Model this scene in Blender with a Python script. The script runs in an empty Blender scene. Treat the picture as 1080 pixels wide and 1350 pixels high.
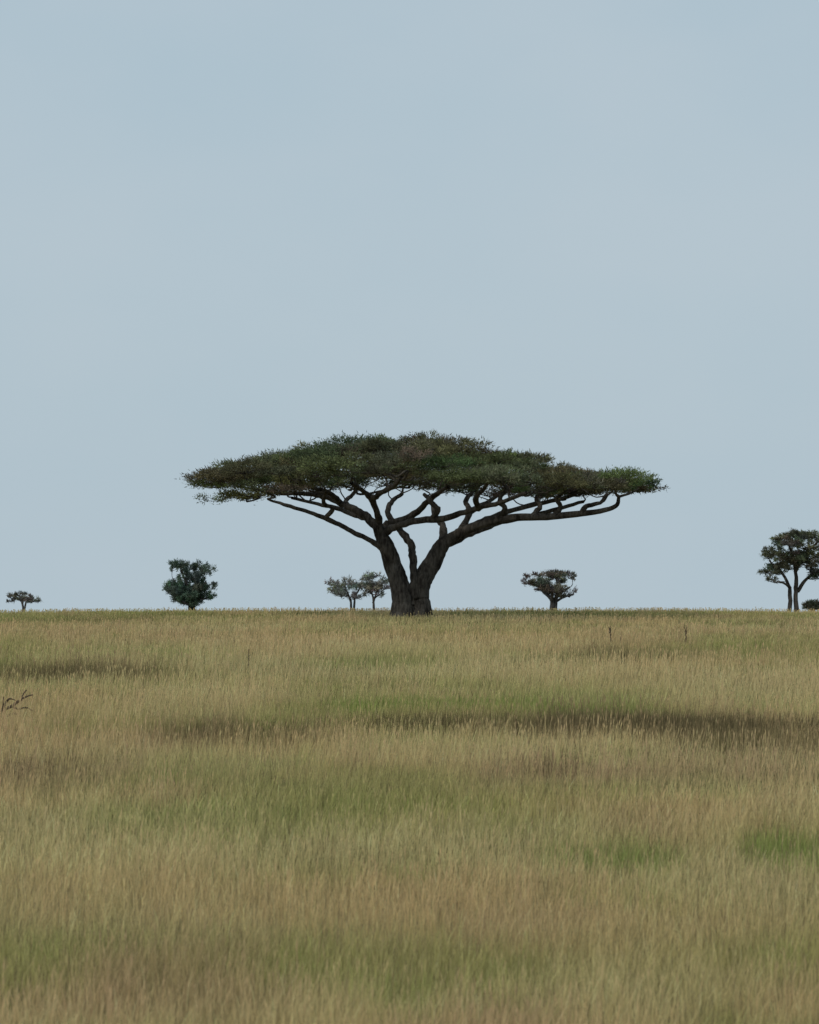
import bpy, math, random
import numpy as np
from mathutils import Vector
random.seed(7); rng=np.random.default_rng(7)
F=5127.0; CZ=6.0; HH=5.58; HY=803.0
sc=bpy.context.scene
sc.view_settings.view_transform='Standard'; sc.view_settings.look='None'; sc.view_settings.exposure=0

# ---------------- noise / terrain ----------------
_tabs={}
def vnoise(x,y,seed=0):
    if seed not in _tabs: _tabs[seed]=np.random.default_rng(seed+100).random((256,256))
    t=_tabs[seed]; x=np.asarray(x,float); y=np.asarray(y,float)
    xi=np.floor(x).astype(int); yi=np.floor(y).astype(int)
    fx=x-xi; fy=y-yi; fx=fx*fx*(3-2*fx); fy=fy*fy*(3-2*fy)
    a=t[xi%256,yi%256]; b=t[(xi+1)%256,yi%256]; c=t[xi%256,(yi+1)%256]; d=t[(xi+1)%256,(yi+1)%256]
    return (a*(1-fx)+b*fx)*(1-fy)+(c*(1-fx)+d*fx)*fy
def fbm(x,y,seed=0,o=4):
    s=0;a=1;n=0
    for i in range(o):
        s=s+a*vnoise(x*2**i,y*2**i,seed+i*7); n+=a; a*=0.55
    return s/n
def ground_z(x,y):
    x=np.asarray(x,float); y=np.asarray(y,float)
    a=-HH*(1-y/170.0)
    yy=np.maximum(y-170,-60)
    b=0.05-8*(1-np.exp(-yy*0.004/8))
    k=0.25
    h=np.clip(0.5+0.5*(b-a)/k,0,1)
    m=b*(1-h)+a*h-k*h*(1-h)
    x2=(x-1)**2
    return CZ-0.18+m-0.00035*x2/(1+x2/1200)+0.10*(fbm(x/14+5,y/22+3,3,2)-0.5)
def drow(py): return 1.0/(1/170.0+(py-HY)/(F*HH))
def wpos(px,py):
    d=drow(py); return (px-540)/F*d, d

def mk_mesh(name,V,faces,col=None,mat=None,smooth=False):
    me=bpy.data.meshes.new(name)
    V=np.asarray(V,dtype=np.float32)
    me.vertices.add(len(V)); me.vertices.foreach_set('co',V.ravel())
    loops=np.concatenate([f.ravel() for f in faces]).astype(np.int32)
    sizes=np.concatenate([np.full(len(f),f.shape[1]) for f in faces]).astype(np.int32)
    starts=np.concatenate([[0],np.cumsum(sizes)[:-1]]).astype(np.int32)
    me.loops.add(len(loops)); me.loops.foreach_set('vertex_index',loops)
    me.polygons.add(len(sizes)); me.polygons.foreach_set('loop_start',starts)
    me.polygons.foreach_set('loop_total',sizes)
    me.polygons.foreach_set('use_smooth',np.full(len(sizes),smooth))
    me.update(calc_edges=True)
    if col is not None:
        at=me.color_attributes.new('Col','FLOAT_COLOR','POINT')
        c=np.ones((len(V),4),np.float32); c[:,:3]=col
        at.data.foreach_set('color',c.ravel())
    if mat: me.materials.append(mat)
    ob=bpy.data.objects.new(name,me); sc.collection.objects.link(ob)
    return ob

# ---------------- materials ----------------
def new_mat(name):
    m=bpy.data.materials.new(name); m.use_nodes=True; nt=m.node_tree; nt.nodes.clear()
    out=nt.nodes.new('ShaderNodeOutputMaterial'); return m,nt,out
def leaf_mat(name,trans=0.35,spec=0.15):
    m,nt,out=new_mat(name); N=nt.nodes.new; L=nt.links.new
    a=N('ShaderNodeAttribute'); a.attribute_name='Col'
    p=N('ShaderNodeBsdfPrincipled'); p.inputs['Roughness'].default_value=0.7
    p.inputs['Specular IOR Level'].default_value=spec
    t=N('ShaderNodeBsdfTranslucent'); mx=N('ShaderNodeMixShader'); mx.inputs[0].default_value=trans
    L(a.outputs['Color'],p.inputs['Base Color']); L(a.outputs['Color'],t.inputs['Color'])
    L(p.outputs[0],mx.inputs[1]); L(t.outputs[0],mx.inputs[2]); L(mx.outputs[0],out.inputs[0]); return m
def bark_mat(name,c1,c2):
    m,nt,out=new_mat(name); N=nt.nodes.new; L=nt.links.new
    tc=N('ShaderNodeTexCoord'); mp=N('ShaderNodeMapping'); mp.inputs['Scale'].default_value=(1,1,0.22)
    n=N('ShaderNodeTexNoise'); n.inputs['Scale'].default_value=9; n.inputs['Detail'].default_value=6; n.inputs['Roughness'].default_value=0.7
    n2=N('ShaderNodeTexNoise'); n2.inputs['Scale'].default_value=1.7; n2.inputs['Detail'].default_value=4
    r=N('ShaderNodeValToRGB'); r.color_ramp.elements[0].position=0.40; r.color_ramp.elements[1].position=0.63
    r.color_ramp.elements[0].color=(*c1,1); r.color_ramp.elements[1].color=(*c2,1)
    mixv=N('ShaderNodeMath'); mixv.operation='MULTIPLY_ADD'; mixv.inputs[1].default_value=0.6
    half=N('ShaderNodeMath'); half.operation='MULTIPLY'; half.inputs[1].default_value=0.4
    p=N('ShaderNodeBsdfPrincipled'); p.inputs['Roughness'].default_value=0.9; p.inputs['Specular IOR Level'].default_value=0.15
    b=N('ShaderNodeBump'); b.inputs['Strength'].default_value=1.0; b.inputs['Distance'].default_value=0.12
    L(tc.outputs['Object'],mp.inputs[0]); L(mp.outputs[0],n.inputs[0]); L(tc.outputs['Object'],n2.inputs[0])
    L(n2.outputs[0],half.inputs[0]); L(n.outputs[0],mixv.inputs[0]); L(half.outputs[0],mixv.inputs[2])
    L(mixv.outputs[0],r.inputs[0]); L(r.outputs[0],p.inputs['Base Color']); L(n.outputs[0],b.inputs['Height']); L(b.outputs[0],p.inputs['Normal'])
    L(p.outputs[0],out.inputs[0]); return m
M_leaf=leaf_mat('acacia_leaf',0.3,0.1); M_grass=leaf_mat('grass_blade',0.40,0.2)
M_bark=bark_mat('acacia_bark',(0.022,0.018,0.015),(0.14,0.125,0.108))
M_bark2=bark_mat('small_tree_bark',(0.05,0.045,0.045),(0.14,0.13,0.12))
M_dead=bark_mat('dead_wood',(0.05,0.035,0.025),(0.16,0.12,0.09))
def ground_mat():
    m,nt,out=new_mat('savanna_soil'); N=nt.nodes.new; L=nt.links.new
    g=N('ShaderNodeNewGeometry')
    n=N('ShaderNodeTexNoise'); n.inputs['Scale'].default_value=0.12; n.inputs['Detail'].default_value=8
    n2=N('ShaderNodeTexNoise'); n2.inputs['Scale'].default_value=6; n2.inputs['Detail'].default_value=5
    r=N('ShaderNodeValToRGB'); e=r.color_ramp.elements
    e[0].position=0.35; e[0].color=(0.13,0.125,0.04,1); e[1].position=0.65; e[1].color=(0.30,0.23,0.11,1)
    mx=N('ShaderNodeMix'); mx.data_type='RGBA'; mx.blend_type='MULTIPLY'; mx.inputs[0].default_value=0.6
    L(g.outputs['Position'],n.inputs[0]); L(g.outputs['Position'],n2.inputs[0]); L(n.outputs[0],r.inputs[0])
    L(r.outputs[0],mx.inputs[6]); L(n2.outputs[0],mx.inputs[7])
    p=N('ShaderNodeBsdfPrincipled'); p.inputs['Roughness'].default_value=1; p.inputs['Specular IOR Level'].default_value=0.05
    L(mx.outputs[2],p.inputs['Base Color']); L(p.outputs[0],out.inputs[0]); return m
M_soil=ground_mat()

# ---------------- ground ----------------
def axis(a,b,step,far,g=1.12):
    core=list(np.arange(a,b+step/2,step)); s=step; v=b; up=[]
    while v<far: s*=g; v+=s; up.append(v)
    s=step; v=a; dn=[]
    while v>-far: s*=g; v-=s; dn.append(v)
    return np.array(dn[::-1]+core+up)
xs=axis(-45,45,1.0,6000); ys=axis(0,230,1.0,6000)
ys=ys[ys>-400]
X,Y=np.meshgrid(xs,ys); Z=ground_z(X,Y)
V=np.stack([X.ravel(),Y.ravel(),Z.ravel()],1); nx=len(xs); ny=len(ys)
i=np.arange(nx*ny).reshape(ny,nx)
Fq=np.stack([i[:-1,:-1].ravel(),i[:-1,1:].ravel(),i[1:,1:].ravel(),i[1:,:-1].ravel()],1)
mk_mesh('ground',V,[Fq],mat=M_soil,smooth=True)

# ---------------- grass ----------------
TAN=np.array([0.74,0.52,0.27]); STRAW=np.array([0.80,0.63,0.33]); GRN=np.array([0.25,0.34,0.08]); OLV=np.array([0.45,0.43,0.15]); DRK=np.array([0.14,0.11,0.055]); RED=np.array([0.60,0.38,0.24])
patches=[(90,884,140,10,'d',.95),(640,928,220,13,'g',1),(860,957,340,12,'d',1),(560,955,160,8,'d',.8),(300,968,130,15,'d',.6),
 (1040,975,120,14,'d',.7),(260,912,150,10,'s',.7),(850,1018,230,16,'r',.75),(60,1016,120,25,'r',.65),(320,1075,200,30,'g',.35),(600,820,480,2.5,'g',.35),
 (800,1128,115,17,'g',.9),(1050,1122,75,24,'g',.9),(550,1080,200,22,'g',.3),(420,1190,320,35,'t',.75),(120,1170,150,30,'t',.7),(800,1215,250,35,'t',.65),
 (90,1440,190,75,'g',1),(560,1450,330,45,'g',.7),(250,1310,300,35,'r',.6),(850,1295,250,30,'s',.5),(980,1400,130,50,'g',.55),(600,1370,200,25,'r',.4),
 (400,804,45,1.6,'G',1.0),(660,803.6,75,1.5,'G',1),(790,805,60,1.6,'G',1),(230,804,90,1.5,'G',.5),(120,812,120,3,'d',.4),(820,862,120,9,'d',.55),(850,835,150,4,'s',.5),
 (500,868,130,9,'g',.5),(950,912,150,10,'s',.6),(700,834,200,6,'t',.6),(300,842,250,9,'t',.6),(600,992,300,8,'s',.6),(150,938,200,7,'s',.6),(420,1010,160,9,'g',.4)]
def blend(C,W,c): return C*(1-W[:,None])+c*W[:,None]
def field(x,y):
    n1=fbm(x/4.5,y/6+9,11,4); n2=fbm(x/1.1+7,y/2.5,23,3); n3=fbm(x/14+2,y/9,31,3); n4=fbm(x/0.45,y/1.2,61,2)
    C=np.repeat((STRAW*0.62+OLV*0.38)[None],len(x),0)
    C=blend(C,np.clip((n1-0.43)*5,0,0.9),TAN)
    C=blend(C,np.clip((0.46-n3)*7,0,0.75),OLV*0.9)
    C=blend(C,np.clip((0.38-n2)*4,0,0.5),GRN)
    C=blend(C,np.clip((n2-0.60)*4,0,0.55),RED)
    C=blend(C,np.clip((n3-0.56)*5,0,0.7),STRAW)
    C=C*(0.78+0.42*n4)[:,None]
    hs=np.ones(len(x)); green=np.clip((0.42-n1)*3,0,0.4)
    wob=(fbm(x/2.2+40,y/5,51,3)-0.5)
    for (cx,cy,hw,hh,k,a) in patches:
        wx,wy=wpos(cx,cy); rx=hw/F*wy; ry=abs(drow(cy-hh)-drow(cy+hh))/2
        q=((x-wx)/rx)**2+((y-wy)/ry)**2
        w=np.clip((1.25-q+wob*3.0)/1.1,0,1)*a*(0.7+0.6*n2)
        w=np.clip(w,0,1)
        if k=='d': C=blend(C,w*0.88,DRK); hs+=0.2*w
        elif k in 'g': C=blend(C,w*0.9,GRN); green=np.maximum(green,w); hs-=0.05*w
        elif k=='G': C=blend(C,w,np.array([0.09,0.12,0.04])); hs+=0.15*w; green=np.maximum(green,w)
        elif k=='s': C=blend(C,w,STRAW*1.03)
        elif k=='t': C=blend(C,w,TAN)
        elif k=='r': C=blend(C,w,RED)
    return C,hs*(0.60+0.5*n2+0.3*n4)*np.clip(1-(y-120)/75,0.42,1),green
def sample(n_over,d0,d1,margin):
    y=d0+(d1-d0)*rng.random(n_over)
    wmax=0.1055*d1+margin
    x=(rng.random(n_over)*2-1)*wmax
    keep=(np.abs(x)<0.1055*y+margin)
    return x[keep],y[keep]
def blades(x,y,h,w,lean,colB,colT,bent):
    n=len(x); z=ground_z(x,y)-0.02
    a=rng.random(n)*2*np.pi; dx=np.cos(a); dy=np.sin(a)*0.6
    la=rng.random(n)*2*np.pi+0.0
    lx=np.cos(la)*lean*h+0.10*h; ly=np.sin(la)*lean*h
    b=np.stack([x,y,z],1); wv=np.stack([dx*w/2,dy*w/2,0*w],1)
    tip=b+np.stack([lx,ly,h],1)
    if not bent:
        V=np.stack([b-wv,b+wv,tip],1).reshape(-1,3)
        C=np.stack([colB,colB,colT],1).reshape(-1,3)
        i=np.arange(n)*3; return V,[np.stack([i,i+1,i+2],1)],C
    mid=b+np.stack([lx*0.3,ly*0.3,h*0.62],1)
    V=np.stack([b-wv,b+wv,mid+wv*0.8,mid-wv*0.8,tip],1).reshape(-1,3)
    cm=(colB*0.45+colT*0.55)
    C=np.stack([colB,colB,cm,cm,colT],1).reshape(-1,3)
    i=np.arange(n)*5
    return V,[np.stack([i,i+1,i+2,i+3],1),np.stack([i+3,i+2,i+4],1)],C
parts=[]
bands=[(31,48,190,6),(48,70,130,6),(70,100,85,7),(100,140,60,7),(140,186,58,8)]
for bi,(d0,d1,dens,mg) in enumerate(bands):
    wm=0.1055*d1+mg; n=int(dens*(d1-d0)*2*wm)
    x,y=sample(n,d0,d1,mg); n=len(x)
    C,hs,green=field(x,y)
    w=0.0068*np.maximum(1,y/48.0)**1.05*(0.6+0.8*rng.random(n))*1.15
    h=(0.22+0.30*rng.random(n)**1.3)*hs
    jit=rng.normal(1,0.24,n)[:,None]
    hue=rng.random(n)+0.0
    Ct=C*jit
    Ct=np.where((hue<0.15)[:,None],DRK*1.5*jit,Ct)
    Ct=np.where((hue>0.80+0.2*green)[:,None],(C*0.5+STRAW*0.6)*jit,Ct)
    Ct=np.clip(Ct,0.02,0.85)
    gb=(0.18+0.5*green)[:,None]
    Cb=np.clip((C*(1-gb)+GRN*gb)*0.85*jit,0.02,0.8)
    parts.append(blades(x,y,h,w,0.28,Cb,Ct,d1<=70))
    k=rng.random(n)<0.15*(0.4+1.2*vnoise(x/1.5,y/3,77))*(1-0.85*green)
    xs_,ys_=x[k]+0.05,y[k]; m=len(xs_)
    if m:
        far=np.clip(1-(ys_-130)/50,0.25,1)
        hh=h[k]*1.22+0.12*far; z=ground_z(xs_,ys_)
        lx=rng.normal(0.04,0.07,m)*far; ly=rng.normal(0,0.07,m)
        ww=w[k]*0.55; hw=w[k]*1.25
        b=np.stack([xs_,ys_,z],1); t=b+np.stack([lx,ly,hh],1)
        ax=t-b; p0=b+ax*0.78; p1=b+ax*0.88
        a=rng.random(m)*np.pi; s=np.stack([np.cos(a),np.sin(a)*0.5,0*a],1)
        Vv=np.stack([b-s*ww[:,None]/2,b+s*ww[:,None]/2,p0+s*ww[:,None]/3,p0-s*ww[:,None]/3,p1+s*hw[:,None]/2,t,p1-s*hw[:,None]/2],1).reshape(-1,3)
        hc=np.clip(np.where((rng.random(m)<0.4)[:,None],RED*0.8,TAN*1.0)*rng.normal(1,0.15,m)[:,None],0.03,0.8)
        hc=hc*0.4+C[k]*0.6
        st=C[k]*0.9
        Cc=np.stack([st,st,st,st,hc,hc,hc],1).reshape(-1,3)
        i=np.arange(m)*7
        parts.append((Vv,[np.stack([i,i+1,i+2,i+3],1),np.stack([i+3,i+2,i+4,i+6],1),np.stack([i+6,i+4,i+5],1)],Cc))
def tall(cx,cy,hw,hh,n,hm):
    wx,wy=wpos(cx,cy); ry=abs(drow(cy-hh)-drow(cy+hh))/2; rx=hw/F*wy
    x=wx+rng.normal(0,0.5,n)*rx; y=wy+rng.normal(0,0.5,n)*ry
    h=hm*(0.6+0.6*rng.random(n)); w=np.full(n,0.016)*(y/90)
    c=np.clip(DRK*rng.normal(0.9,0.25,n)[:,None],0.02,0.5)
    parts.append(blades(x,y,h,w,0.15,c,c*1.1,False))
for a in [(880,957,340,10,6500,.5),(560,953,170,8,1600,.42),(300,965,150,12,1200,.42),(80,885,140,9,1600,.4),(800,865,120,8,500,.45),(720,1014,60,14,260,.55),(40,1010,90,20,350,.5),(850,1075,120,40,150,.5),(540,836,500,14,700,.3),(980,984,150,14,900,.45)]:
    tall(*a)
Vs=[];Q=[];T=[];Cs=[];o=0
for V,fs,C in parts:
    Vs.append(V);Cs.append(C)
    for f in fs: (Q if f.shape[1]==4 else T).append(f+o)
    o+=len(V)
mk_mesh('savanna_grass',np.concatenate(Vs),[np.concatenate(Q),np.concatenate(T)],np.concatenate(Cs),M_grass)

# ---------------- trees ----------------
class Tree:
    def __init__(s): s.V=[];s.F=[];s.n=0; s.LV=[];s.LC=[]; s.nodes=[]
    def tube(s,pts,rad,sides=8,sub=3,gnarl=0.0,rough=0.0,rvar=0.45):
        P=np.array(pts,float); R=np.array(rad,float)
        if gnarl and len(P)>4 : P[1:-1]+=rng.normal(0,1,(len(P)-2,3))*gnarl*R[1:-1,None]*1.6
        if sub>1 and len(P)>2:
            Pe=np.vstack([2*P[0]-P[1],P,2*P[-1]-P[-2]]); out=[];ro=[]
            for i in range(len(P)-1):
                p0,p1,p2,p3=Pe[i:i+4]
                for k in range(sub):
                    t=k/sub
                    out.append(0.5*((2*p1)+(-p0+p2)*t+(2*p0-5*p1+4*p2-p3)*t*t+(-p0+3*p1-3*p2+p3)*t**3)); ro.append(R[i]*(1-t)+R[i+1]*t)
            out.append(P[-1]);ro.append(R[-1]); P=np.array(out);R=np.array(ro)
        if gnarl: 
            P[1:-1]+=rng.normal(0,1,(len(P)-2,3))*gnarl*0.45*R[1:-1,None]
            nz=rng.normal(0,gnarl*rvar,len(R)); nz=np.convolve(np.pad(nz,1,'edge'),[.3,.4,.3],'valid'); R=R*(1+nz)
        T=np.gradient(P,axis=0); T/=np.linalg.norm(T,axis=1)[:,None]+1e-9
        up=np.array([0.3,0.9,0.1]) if abs(T[0][1])<0.8 else np.array([1.0,0,0.1])
        th=np.arange(sides)/sides*2*np.pi; ct=np.cos(th)[:,None]; st=np.sin(th)[:,None]
        lob=1+rough*rng.normal(0,1,sides)
        rows=[]
        for i in range(len(P)):
            a=np.cross(T[i],up); a/=np.linalg.norm(a)+1e-9; b=np.cross(a,T[i]); up=b
            lob=lob+rough*0.25*rng.normal(0,1,sides); lob=1+(lob-1)*0.95
            rows.append(P[i]+(a*ct+b*st)*(R[i]*lob)[:,None])
        s.V.append(np.concatenate(rows)); m=len(P)
        idx=s.n+np.arange(m*sides).reshape(m,sides); nx_=np.roll(idx,-1,1)
        s.F.append(np.stack([idx[:-1].ravel(),nx_[:-1].ravel(),nx_[1:].ravel(),idx[1:].ravel()],1)); s.n+=m*sides
        return P
    def leaves(s,cen,rr,col,n,size,upb=0.45,per=90):
        k=max(5,int(n/per))
        u=rng.normal(0,1,(k,3)); u/=np.linalg.norm(u,axis=1)[:,None]; u*= (0.35+0.70*rng.random(k)**0.5)[:,None]
        u[:,2]=np.where(u[:,2]<0,u[:,2]*0.6,u[:,2])
        sub=cen+u*rr
        cb=np.clip(rng.normal(1,0.30,k),0.45,1.9)
        j=rng.integers(0,k,n)
        sg=np.array([rr[0]*0.15,rr[1]*0.15,rr[2]*0.24])
        p=sub[j]+rng.normal(0,1,(n,3))*sg
        out=(p-cen)/rr; d=out*np.array([1,1,0.5])*0.9+rng.normal(0,0.7,(n,3)); d[:,2]+=upb
        d/=np.linalg.norm(d,axis=1)[:,None]
        L=size*(0.5+1.0*rng.random(n))
        sd=np.cross(d,rng.normal(0,1,(n,3))); sd/=np.linalg.norm(sd,axis=1)[:,None]
        w=(L*0.15)[:,None]
        Vv=np.stack([p-sd*w,p+sd*w,p+d*L[:,None]],1).reshape(-1,3)
        c=col[None]*(cb[j]*np.clip(rng.normal(1,0.2,n),0.4,1.8))[:,None]
        s.LV.append(Vv); s.LC.append(np.repeat(c,3,0))
        return sub
    def connect(s,pads,base_r,alpha=0.35,sides=5,gn=0.35):
        nodes=[np.array(p) for p in s.nodes]
        nd=np.array(nodes); tgt=np.array([p[0]-np.array([0,0,p[1][2]*0.5]) for p in pads])
        N0=len(nodes); order=[]
        D=np.linalg.norm((nd[None]-tgt[:,None])*np.array([1,1,1.3]),axis=2)+1.2*np.maximum(0,nd[None,:,2]-tgt[:,None,2])
        best=D.min(1); bi=D.argmin(1)
        done=np.zeros(len(pads),bool)
        while not done.all():
            b=np.where(done,1e9,best); q=int(b.argmin()); done[q]=True
            order.append((q,int(bi[q])))
            cq=0.30*best[q]
            d2=np.linalg.norm((tgt-tgt[q])*np.array([1,1,1.3]),axis=1)+cq+1.2*np.maximum(0,tgt[q][2]-tgt[:,2])
            upd=(d2<best)&(~done); best[upd]=d2[upd]; bi[upd]=N0+len(order)-1
        cnt=np.ones(len(order))
        for k in range(len(order)-1,-1,-1):
            p=order[k][1]
            if p>=N0: cnt[p-N0]+=cnt[k]
        for k,(q,p) in enumerate(order):
            a=nodes[p] if p<N0 else tgt[order[p-N0][0]]
            b=tgt[q]; L=np.linalg.norm(b-a); r1=base_r*cnt[k]**0.45
            m1=a+(b-a)*0.35+np.array([*rng.normal(0,.12,2)*L,-0.02*L+rng.normal(0,.06)*L])
            m2=a+(b-a)*0.72+np.array([*rng.normal(0,.12,2)*L,-0.03*L+rng.normal(0,.06)*L])
            s.tube([a,m1,m2,b],[r1*1.25,r1*1.05,r1*0.95,r1*0.8],sides,3,gn)
    def finish(s,name,bark):
        e=bpy.data.objects.new(name,None); sc.collection.objects.link(e)
        w=mk_mesh('trunk_and_branches',np.concatenate(s.V),[np.concatenate(s.F)],mat=bark,smooth=True); w.parent=e
        if s.LV:
            LV=np.concatenate(s.LV); i=np.arange(len(LV)//3)*3
            l=mk_mesh('foliage',LV,[np.stack([i,i+1,i+2],1)],np.clip(np.concatenate(s.LC),0.005,0.6),M_leaf); l.parent=e
        return e

# ---- big umbrella acacia ----
D0=165.0; S=D0/F
def P(px,py,y=0): return np.array([(px-540)*S, D0+y, CZ+(HY-py)*S])
t=Tree()
limbs=[
 [(530,822,0,19),(530,803,0,14.5),(530,785,0,13.2),(526,765,0,12.6),(518,742,0,11.8),(509,722,-.1,10.4),(503,706,-.1,8.3),(497,692,-.2,6.8)],
 [(553,822,.2,19),(553,803,.2,14),(554,785,.2,13.2),(559,765,.2,12.8),(569,742,.2,11.8),(582,722,.1,9.8),(597,709,0,7.4),(618,697,-.2,6.2),(645,688,-.5,5.4),(680,683,-.8,4.8),(720,683,-1,4.5),(760,679,-1.2,4),(790,675,-1.2,3.4),(810,668,-1.3,2.8),(814,656,-1.3,2.2)],
 [(545,795,.1,9),(549,765,.1,6),(546,738,.2,5),(540,716,.4,4.8),(531,702,.8,4.5),(520,690,1.2,4),(512,676,1.8,3.8),(515,660,2.5,3.4),(530,648,3.2,2.6)],
 [(513,732,0,6),(494,717,-.3,4.0),(470,703,-.8,3.6),(448,692,-1.2,3.2),(432,684,-1.5,3.4),(405,675,-1.8,2.8),(380,668,-2,2.4),(358,661,-2.1,1.6)],
 [(499,696,-.2,6.5),(482,682,0,5.3),(466,668,.3,4.6),(448,661,.6,4),(430,656,1,3.8),(405,652,1.3,3.0),(370,648,1.5,2.6),(330,643,1.6,2.2)],
 [(500,698,0,6),(488,686,.5,4.4),(470,676,1.5,3.6),(445,668,2.8,3.0),(415,660,4,2.6),(380,652,4.8,2.2)],
 [(499,695,0,6.5),(498,675,-.5,4.4),(490,660,-1.5,3.8),(478,648,-2.5,3.2),(465,640,-3.5,2.6)],
 [(503,705,0,7),(508,690,.3,4.8),(520,682,.5,4.4),(545,676,0,4),(560,664,-1,3.8),(575,655,-2,3.2),(590,645,-3.5,2.6)],
 [(505,702,0,6),(525,693,-.6,4.8),(550,687,-1,4.8),(580,683,-1.5,4.4),(605,678,-2,3.8),(630,673,-2.5,3.4),(655,665,-3.5,2.8),(690,654,-4.5,2.4)],
 [(579,726,.1,8),(584,706,.6,5.4),(582,690,1.2,4.8),(573,675,2,4),(572,660,3,3.4),(560,648,4.2,2.6)],
 [(600,708,0,6.5),(612,692,.8,4.4),(618,675,1.5,4),(615,660,2.2,3.4),(625,646,3.5,2.6)],
 [(622,696,-.2,6),(650,681,.6,4.2),(680,670,1.5,3.8),(705,664,2.4,3.2),(735,656,3.5,2.8),(765,648,4.2,2.2)],
 [(588,717,0,7),(615,706,.5,3.6),(640,696,1.2,3.2),(665,688,2,3.2),(700,678,3,3.0),(740,669,3.5,2.6),(775,658,3.8,2.2)],
 [(728,683,-1,4),(738,670,-1,3.2),(733,658,-1.2,2.6),(745,646,-1.5,2.2)],
 [(765,679,-1.2,4),(772,668,-1.2,3.2),(790,664,-1,2.8),(800,652,-.8,2.6)],
 [(655,686,-.5,4),(665,672,-.8,3.6),(658,660,-1,3.2),(668,646,-1.2,2.6)],
 [(700,683,-.9,4),(712,668,-.5,3.2),(707,657,-.2,2.8),(718,646,.2,2.4)],
 [(470,676,1.5,3.6),(455,660,3,3.2),(462,648,5,2.8),(470,636,6.5,2.4)],
 [(490,660,-1.5,4),(505,652,-3.5,3.4),(520,646,-5.5,2.8),(530,636,-6.6,2.2)],
 [(618,675,1.5,4),(640,662,3.5,3.4),(655,652,5.3,2.8),(670,640,6.2,2.4)],
 [(630,673,-2.5,3.6),(625,660,-4.2,3.2),(635,650,-5.6,2.6),(640,640,-6.5,2.2)],
 [(570,684,-1.3,4),(577,672,-1.5,3.4),(567,662,-1.6,3),(580,650,-1.8,2.6)],
 [(430,684,-1.5,3.4),(440,672,-1.8,3),(428,664,-2.2,2.6),(432,650,-2.8,2.4)],
 [(448,661,.6,3.4),(435,650,-.6,3),(415,645,-1.5,2.6),(395,640,-2,2.2)],
]
for li,l in enumerate(limbs):
    big=l[0][3]>9
    pp=t.tube([P(a,b,c) for a,b,c,_ in l],[r*S for *_,r in l],22 if big else 10,6 if big else 5,0.05 if big else 0.26,0.035 if big else 0.05)
    for q in pp[::2]:
        if q[2]>CZ+(HY-690)*S: t.nodes.append(q)
Tp=np.array([(255,640),(262,617),(285,607),(320,602),(345,605),(360,604),(378,592),(410,582),(440,574),(470,575),(485,578),(497,570),(545,566),(590,570),(615,580),(650,590),(690,594),(715,599),(730,610),(760,615),(800,618),(840,624),(862,629),(874,637)])
Bp=np.array([(255,654),(280,664),(320,665),(360,660),(400,655),(440,650),(480,646),(520,645),(560,648),(600,652),(640,656),(680,660),(720,658),(760,652),(800,654),(830,653),(860,648),(874,641)])
def crown(t,Tp,Bp,x0,x1,Ry,PX,sc_,rad,nup,nlow,padn,size,col,mind=0.8,rzf=0.42,coljit=0.12,thick_r=0.024,twigr=0.013,bump=0.0,ntw=12,lowd=1.0,per=90):
    pads=[];xy=[]
    cx=(x0+x1)/2; hx=(x1-x0)/2
    for layer,nn in ((0,nup),(1,nlow)):
        xy=[];tries=0
        while len(xy)<nn and tries<nn*60:
            tries+=1
            a=rng.random()*2-1; v=rng.random()*2-1
            if a*a+v*v>1: continue
            px=cx+a*hx; yv=v*Ry; X_=px*sc_
            if any((X_-q[0])**2+(yv-q[1])**2<(mind*rad)**2 for q in xy): continue
            xy.append((X_,yv))
            T_=np.interp(px,Tp[:,0],Tp[:,1]); B_=np.interp(px,Bp[:,0],Bp[:,1])
            th=(B_-T_)*sc_
            zt=PX(px,T_,0)[2]-0.55*th*v*v-bump*rng.random()**1.5; zb=PX(px,B_,0)[2]+0.12*th*v*v
            r=rad*(0.55+0.75*rng.random()); rz=min(rad*rzf*(0.7+0.6*rng.random()),max(0.13*rad,(zt-zb)*0.42))
            if layer==0: z=zt-rz*(0.95+0.3*rng.random())
            else: z=zb+rz*0.8+(zt-zb-2*rz)*0.6*rng.random()
            c0=PX(px,0,0)
            pads.append((np.array([c0[0],c0[1]+yv,z]),np.array([r,r,rz]),lowd if layer else 1.0))
    for c,rr,dn in pads:
        cc=col*np.clip(rng.normal(1,coljit,3)*rng.normal(1,coljit*1.3),0.5,1.6)
        sub=t.leaves(c,rr,cc,int(padn*dn*(rr[0]/rad)**2),size,per=per)
        base=c-np.array([0,0,rr[2]*0.5])
        for q in sub[:ntw]:
            m=base+(q-base)*0.5+rng.normal(0,0.06,3)*rr[0]-np.array([0,0,0.08*rr[2]])
            e=q+(q-base)*0.34
            t.tube([base,m,e],[twigr*1.4,twigr,twigr*0.4],3,1)
    t.connect(pads,thick_r)
    return pads
LEAF=np.array([0.125,0.134,0.070])
crown(t,Tp,Bp,279,850,8.0,P,S,1.05,105,80,1900,0.115,LEAF,1.0,0.29,0.12,0.023,0.012,bump=0.5,ntw=22,lowd=0.32,per=70)
t.finish('umbrella_acacia_tree',M_bark)

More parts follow.
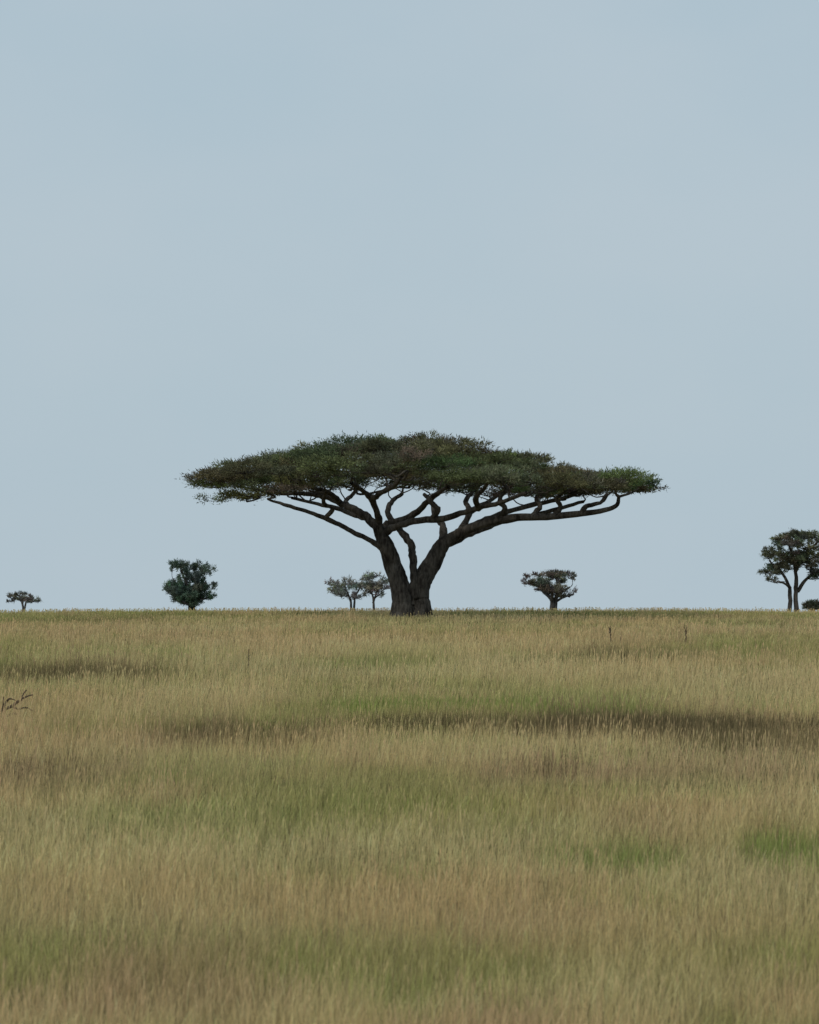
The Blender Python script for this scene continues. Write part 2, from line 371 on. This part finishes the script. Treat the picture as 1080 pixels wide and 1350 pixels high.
# ---- smaller trees ----
def small(name,D,stems,Tp,Bp,Ry,rad,nup,nlow,padn,size,col,bark=M_bark2,thick=0.02,rzf=0.5,ins=None,mind=0.7,tw=0.012,coljit=0.10):
    s_=D/F; t=Tree()
    def PX(px,py,y=0): return np.array([(px-540)*s_,D+y,CZ+(HY-py)*s_])
    for l in stems:
        pts=[PX(a,b,c) for a,b,c,_ in l]
        if l[0][1]>=800:
            g=float(ground_z(pts[0][0],pts[0][1]))-0.1; pts[0][2]=min(g,pts[1][2]-0.1)
        pp=t.tube(pts,[r*s_ for *_,r in l],8,4,0.2,0.05)
        for q in pp[len(pp)//3:]: t.nodes.append(q)
    Tp=np.array(Tp,float);Bp=np.array(Bp,float)
    ins=rad/s_*0.9 if ins is None else ins
    crown(t,Tp,Bp,Tp[0,0]+ins,Tp[-1,0]-ins,Ry,PX,s_,rad,nup,nlow,padn,size,np.array(col),mind,rzf,coljit,thick,tw)
    return t.finish(name,bark)
small('round_bush',186,[[(251,803,0,3),(250,785,0,2.5),(245,768,.2,2),(238,752,.3,1.5)],[(254,803,.1,3),(257,782,.1,2),(262,765,-.2,1.6),(268,750,-.3,1.2)],[(250,790,0,2),(240,778,-.3,1.5),(230,765,-.4,1.2)],[(252,785,0,2),(262,775,.3,1.5),(272,768,.4,1.2)]],
 [(217,756),(224,742),(236,737),(248,743),(262,736),(275,742),(284,760)],[(217,764),(226,782),(236,800),(250,806),(266,802),(277,786),(284,766)],
 0.95,0.36,22,50,420,0.10,(0.105,0.145,0.105),thick=0.014,rzf=0.7,mind=0.46,coljit=0.1)
small('small_acacia_tree',260,[[(463,803,0,2),(462,790,0,1.6),(452,780,.5,1.2),(440,774,.8,.8)],[(466,803,0,2),(468,788,0,1.3),(474,776,-.4,1),(470,768,-.8,.8)],[(462,792,0,1.3),(458,780,-.6,1),(452,770,-1,.8)]],
 [(424,772),(434,763),(450,760),(468,762),(490,770)],[(424,778),(440,786),(455,790),(470,792),(490,782)],1.4,0.42,16,16,100,0.17,(0.22,0.215,0.185),thick=0.014,mind=0.5,rzf=0.6,tw=0.015)  # greyed, lightened leaf colour: distance haze painted into the foliage
small('small_acacia_tree',250,[[(493,803,0,2),(492,788,0,1.4),(486,775,.4,1),(482,765,.6,.8)],[(492,795,0,1.3),(497,780,-.4,1),(503,770,-.6,.8)],[(492,790,0,1.2),(500,784,.4,1),(506,780,.8,.8)]],
 [(472,764),(480,754),(492,752),(504,755),(516,768)],[(472,774),(484,786),(493,788),(503,794),(516,786)],1.1,0.38,14,16,95,0.17,(0.22,0.215,0.185),thick=0.013,mind=0.5,rzf=0.6,tw=0.015)  # same greyed leaf colour, haze painted in
small('small_acacia_tree',230,[[(728,803,0,4),(727,792,0,3.2),(718,780,.4,2),(706,770,.6,1.4),(697,765,.8,1)],[(732,803,0,3.5),(733,790,0,2.6),(742,780,.3,1.8),(752,774,.4,1.2)],[(728,795,0,2.6),(727,780,-.5,1.8),(722,768,-.8,1.2)],[(731,792,0,2.2),(735,778,-.6,1.5),(737,766,-1,1)],[(733,793,.2,2),(745,787,.4,1.4),(757,784,.7,1)]],
 [(686,762),(698,753),(715,752),(735,752),(748,754),(757,758),(765,774)],[(686,768),(700,774),(715,782),(730,787),(745,792),(757,798),(765,786)],1.55,0.42,24,30,190,0.14,(0.17,0.165,0.13),thick=0.016,mind=0.5,rzf=0.45,tw=0.014)  # leaf colour greyed to paint in slight distance haze
small('small_acacia_tree',300,[[(31,803,0,1.6),(30,796,0,1.5),(24,790,.3,1.1),(17,788,.5,.8)],[(31,800,0,1.5),(35,792,0,1.1),(45,789,-.3,.8)],[(30,797,0,1.2),(31,788,.3,1)]],
 [(7,790),(20,781),(33,779),(46,784),(59,791)],[(7,794),(22,795),(35,795),(48,796),(59,794)],1.4,0.42,12,5,150,0.16,(0.17,0.17,0.14),thick=0.018,mind=0.5,rzf=0.4,tw=0.018)  # foliage greyed as well, painted distance haze
small('acacia_tree',205,[[(1041,803,0,3.0),(1043,785,0,2.6),(1041,770,.1,2.2),(1030,752,.3,1.6),(1018,742,.5,1.1)],[(1052,803,.2,3.5),(1052,785,.2,3),(1050,765,.2,2.6),(1048,745,.2,2.2),(1042,725,-.3,1.6),(1036,712,-.6,1.1)],
 [(1052,780,.2,2.5),(1062,765,.2,2),(1075,755,-.4,1.5),(1090,748,-.8,1.1)],[(1049,755,.2,2),(1058,738,.6,1.6),(1068,722,1,1.2)],[(1042,775,0,2),(1030,768,-.6,1.5),(1018,768,-.9,1)],[(1048,745,.2,2),(1060,730,-.8,1.5),(1075,715,-1.2,1.2)]],
 [(998,735),(1004,727),(1020,718),(1026,704),(1040,699),(1060,698),(1078,701),(1092,712),(1107,730)],[(998,762),(1010,786),(1022,770),(1035,756),(1050,748),(1065,755),(1080,768),(1092,778),(1107,750)],1.9,0.46,40,50,300,0.125,(0.135,0.145,0.095),bark=M_bark,thick=0.016,mind=0.55,rzf=0.42,tw=0.014)
small('low_shrub',200,[[(1070,803,0,2),(1069,798,0,1.5),(1064,795,.2,1)],[(1071,803,0,2),(1076,796,0,1.2),(1080,794,.2,1)]],
 [(1054,796),(1064,791),(1076,790),(1090,797)],[(1054,804),(1070,806),(1080,806),(1090,804)],0.6,0.26,12,12,260,0.08,(0.09,0.10,0.06),thick=0.012,mind=0.5)

# ---- fallen dead branch and dry weeds ----
def at(px,py,dx=0):
    x,y=wpos(px,py); return np.array([x,y,float(ground_z(x,y))])
t=Tree(); b=at(18,938); k=b[1]/F
def q(px,py,y=0): return b+np.array([(px-18)*k,y,(932-py)*k])
for l in [[(-22,938,0,3),(0,930,.1,2.8),(14,922,.2,2.4),(26,914,.1,1.8),(36,908,0,1.2),(44,906,0,.6)],[(4,930,.1,2.4),(8,917,0,1.8),(14,911,-.1,1.4),(22,913,-.2,.8)],[(14,922,.2,2),(24,925,.3,1.6),(34,923,.3,1.2),(42,928,.3,.8)],[(26,914,.1,1.4),(30,905,.3,1),(34,900,.3,.6)],[(0,930,.1,2),(6,923,-.3,1.5),(8,908,-.4,.8)],[(10,935,0,1.8),(20,930,-.3,1.6),(30,934,-.4,1.2),(38,940,-.4,.8)]]:
    t.tube([q(a,b_-8,c) for a,b_,c,_ in l],[r*k*0.9 for *_,r in l],6,3,0.3)
t.finish('fallen_dead_branch',M_dead)
def weed(px,py,hpx,n=3):
    t=Tree(); b=at(px,py); k=b[1]/F
    for i_ in range(n):
        h=hpx*k*(0.7+0.4*random.random())+0.1; dx=random.uniform(-.10,.10); dy=random.uniform(-.1,.1)
        p=[b+np.array([dx*.2,dy*.2,-.05]),b+np.array([dx*.5,dy*.5,h*.5]),b+np.array([dx*1.1,dy,h])]
        t.tube(p,[.016,.013,.009],4,3,.3)
        for j in range(3):
            f=0.5+0.14*j; a=b+np.array([dx*f*1.1,dy*f,h*f]); t.tube([a,a+np.array([random.uniform(-.07,.07),random.uniform(-.06,.06),.08])],[.008,.005],3,1)
            t.leaves(a+np.array([0,0,.06]),np.array([.04,.04,.07]),np.array([.14,.12,.06]),7,.04)
    t.finish('dry_weed',M_dead)
for w_ in [(806,842,22,3),(905,842,22,2),(328,875,26,1),(606,922,18,1),(818,842,13,1)]: weed(*w_)

# ---------------- light / sky ----------------
SE,SR=math.radians(46),math.radians(-140)
w=bpy.data.worlds.new('World'); sc.world=w; w.use_nodes=True; nt=w.node_tree; nt.nodes.clear(); N=nt.nodes.new; L=nt.links.new
out=N('ShaderNodeOutputWorld'); bg=N('ShaderNodeBackground'); bg.inputs[1].default_value=1.0
sky=N('ShaderNodeTexSky'); sky.sky_type='NISHITA'; sky.sun_disc=False; sky.sun_elevation=SE; sky.sun_rotation=SR; sky.dust_density=3
sm=N('ShaderNodeVectorMath'); sm.operation='SCALE'; sm.inputs[3].default_value=0.08
tc=N('ShaderNodeTexCoord'); mp=N('ShaderNodeMapping'); mp.inputs['Scale'].default_value=(1,1,1.8)
n=N('ShaderNodeTexNoise'); n.inputs['Scale'].default_value=9; n.inputs['Detail'].default_value=5; n.inputs['Roughness'].default_value=0.5
r=N('ShaderNodeValToRGB'); r.color_ramp.elements[0].position=0.3; r.color_ramp.elements[1].position=0.7
r.color_ramp.elements[0].color=(0.43,0.55,0.63,1); r.color_ramp.elements[1].color=(0.475,0.575,0.645,1)
# haze brightens the sky towards the horizon
sx=N('ShaderNodeSeparateXYZ'); mr=N('ShaderNodeMapRange'); mr.inputs['From Min'].default_value=0.0; mr.inputs['From Max'].default_value=0.16; mr.inputs['To Min'].default_value=0.45; mr.inputs['To Max'].default_value=0.0
hz=N('ShaderNodeMix'); hz.data_type='RGBA'; hz.inputs[7].default_value=(0.505,0.60,0.66,1)
L(tc.outputs['Generated'],sx.inputs[0]); L(sx.outputs['Z'],mr.inputs['Value']); L(mr.outputs[0],hz.inputs[0])
mx=N('ShaderNodeMix'); mx.data_type='RGBA'; mx.inputs[0].default_value=0.92
L(sky.outputs[0],sm.inputs[0]); L(tc.outputs['Generated'],mp.inputs[0]); L(mp.outputs[0],n.inputs[0]); L(n.outputs[0],r.inputs[0])
L(r.outputs[0],hz.inputs[6]); L(sm.outputs[0],mx.inputs[6]); L(hz.outputs[2],mx.inputs[7]); L(mx.outputs[2],bg.inputs[0]); L(bg.outputs[0],out.inputs[0])
sd=bpy.data.lights.new('sun','SUN'); sd.energy=1.5; sd.angle=math.radians(12); sd.color=(1,0.93,0.80)
so=bpy.data.objects.new('sun',sd); sc.collection.objects.link(so)
dirv=Vector((math.cos(SE)*math.sin(SR),math.cos(SE)*math.cos(SR),math.sin(SE)))
so.rotation_euler=dirv.to_track_quat('Z','Y').to_euler()

# ---------------- camera ----------------
cd=bpy.data.cameras.new('camera'); co=bpy.data.objects.new('camera',cd); sc.collection.objects.link(co)
cd.sensor_fit='VERTICAL'; cd.sensor_height=36; cd.lens=F/1350*36; cd.clip_start=0.5; cd.clip_end=20000
co.location=(0,0,CZ); co.rotation_euler=(math.radians(90)+math.atan(128/F),0,0)
cd.dof.use_dof=True; cd.dof.focus_distance=155; cd.dof.aperture_fstop=3.4
sc.camera=co
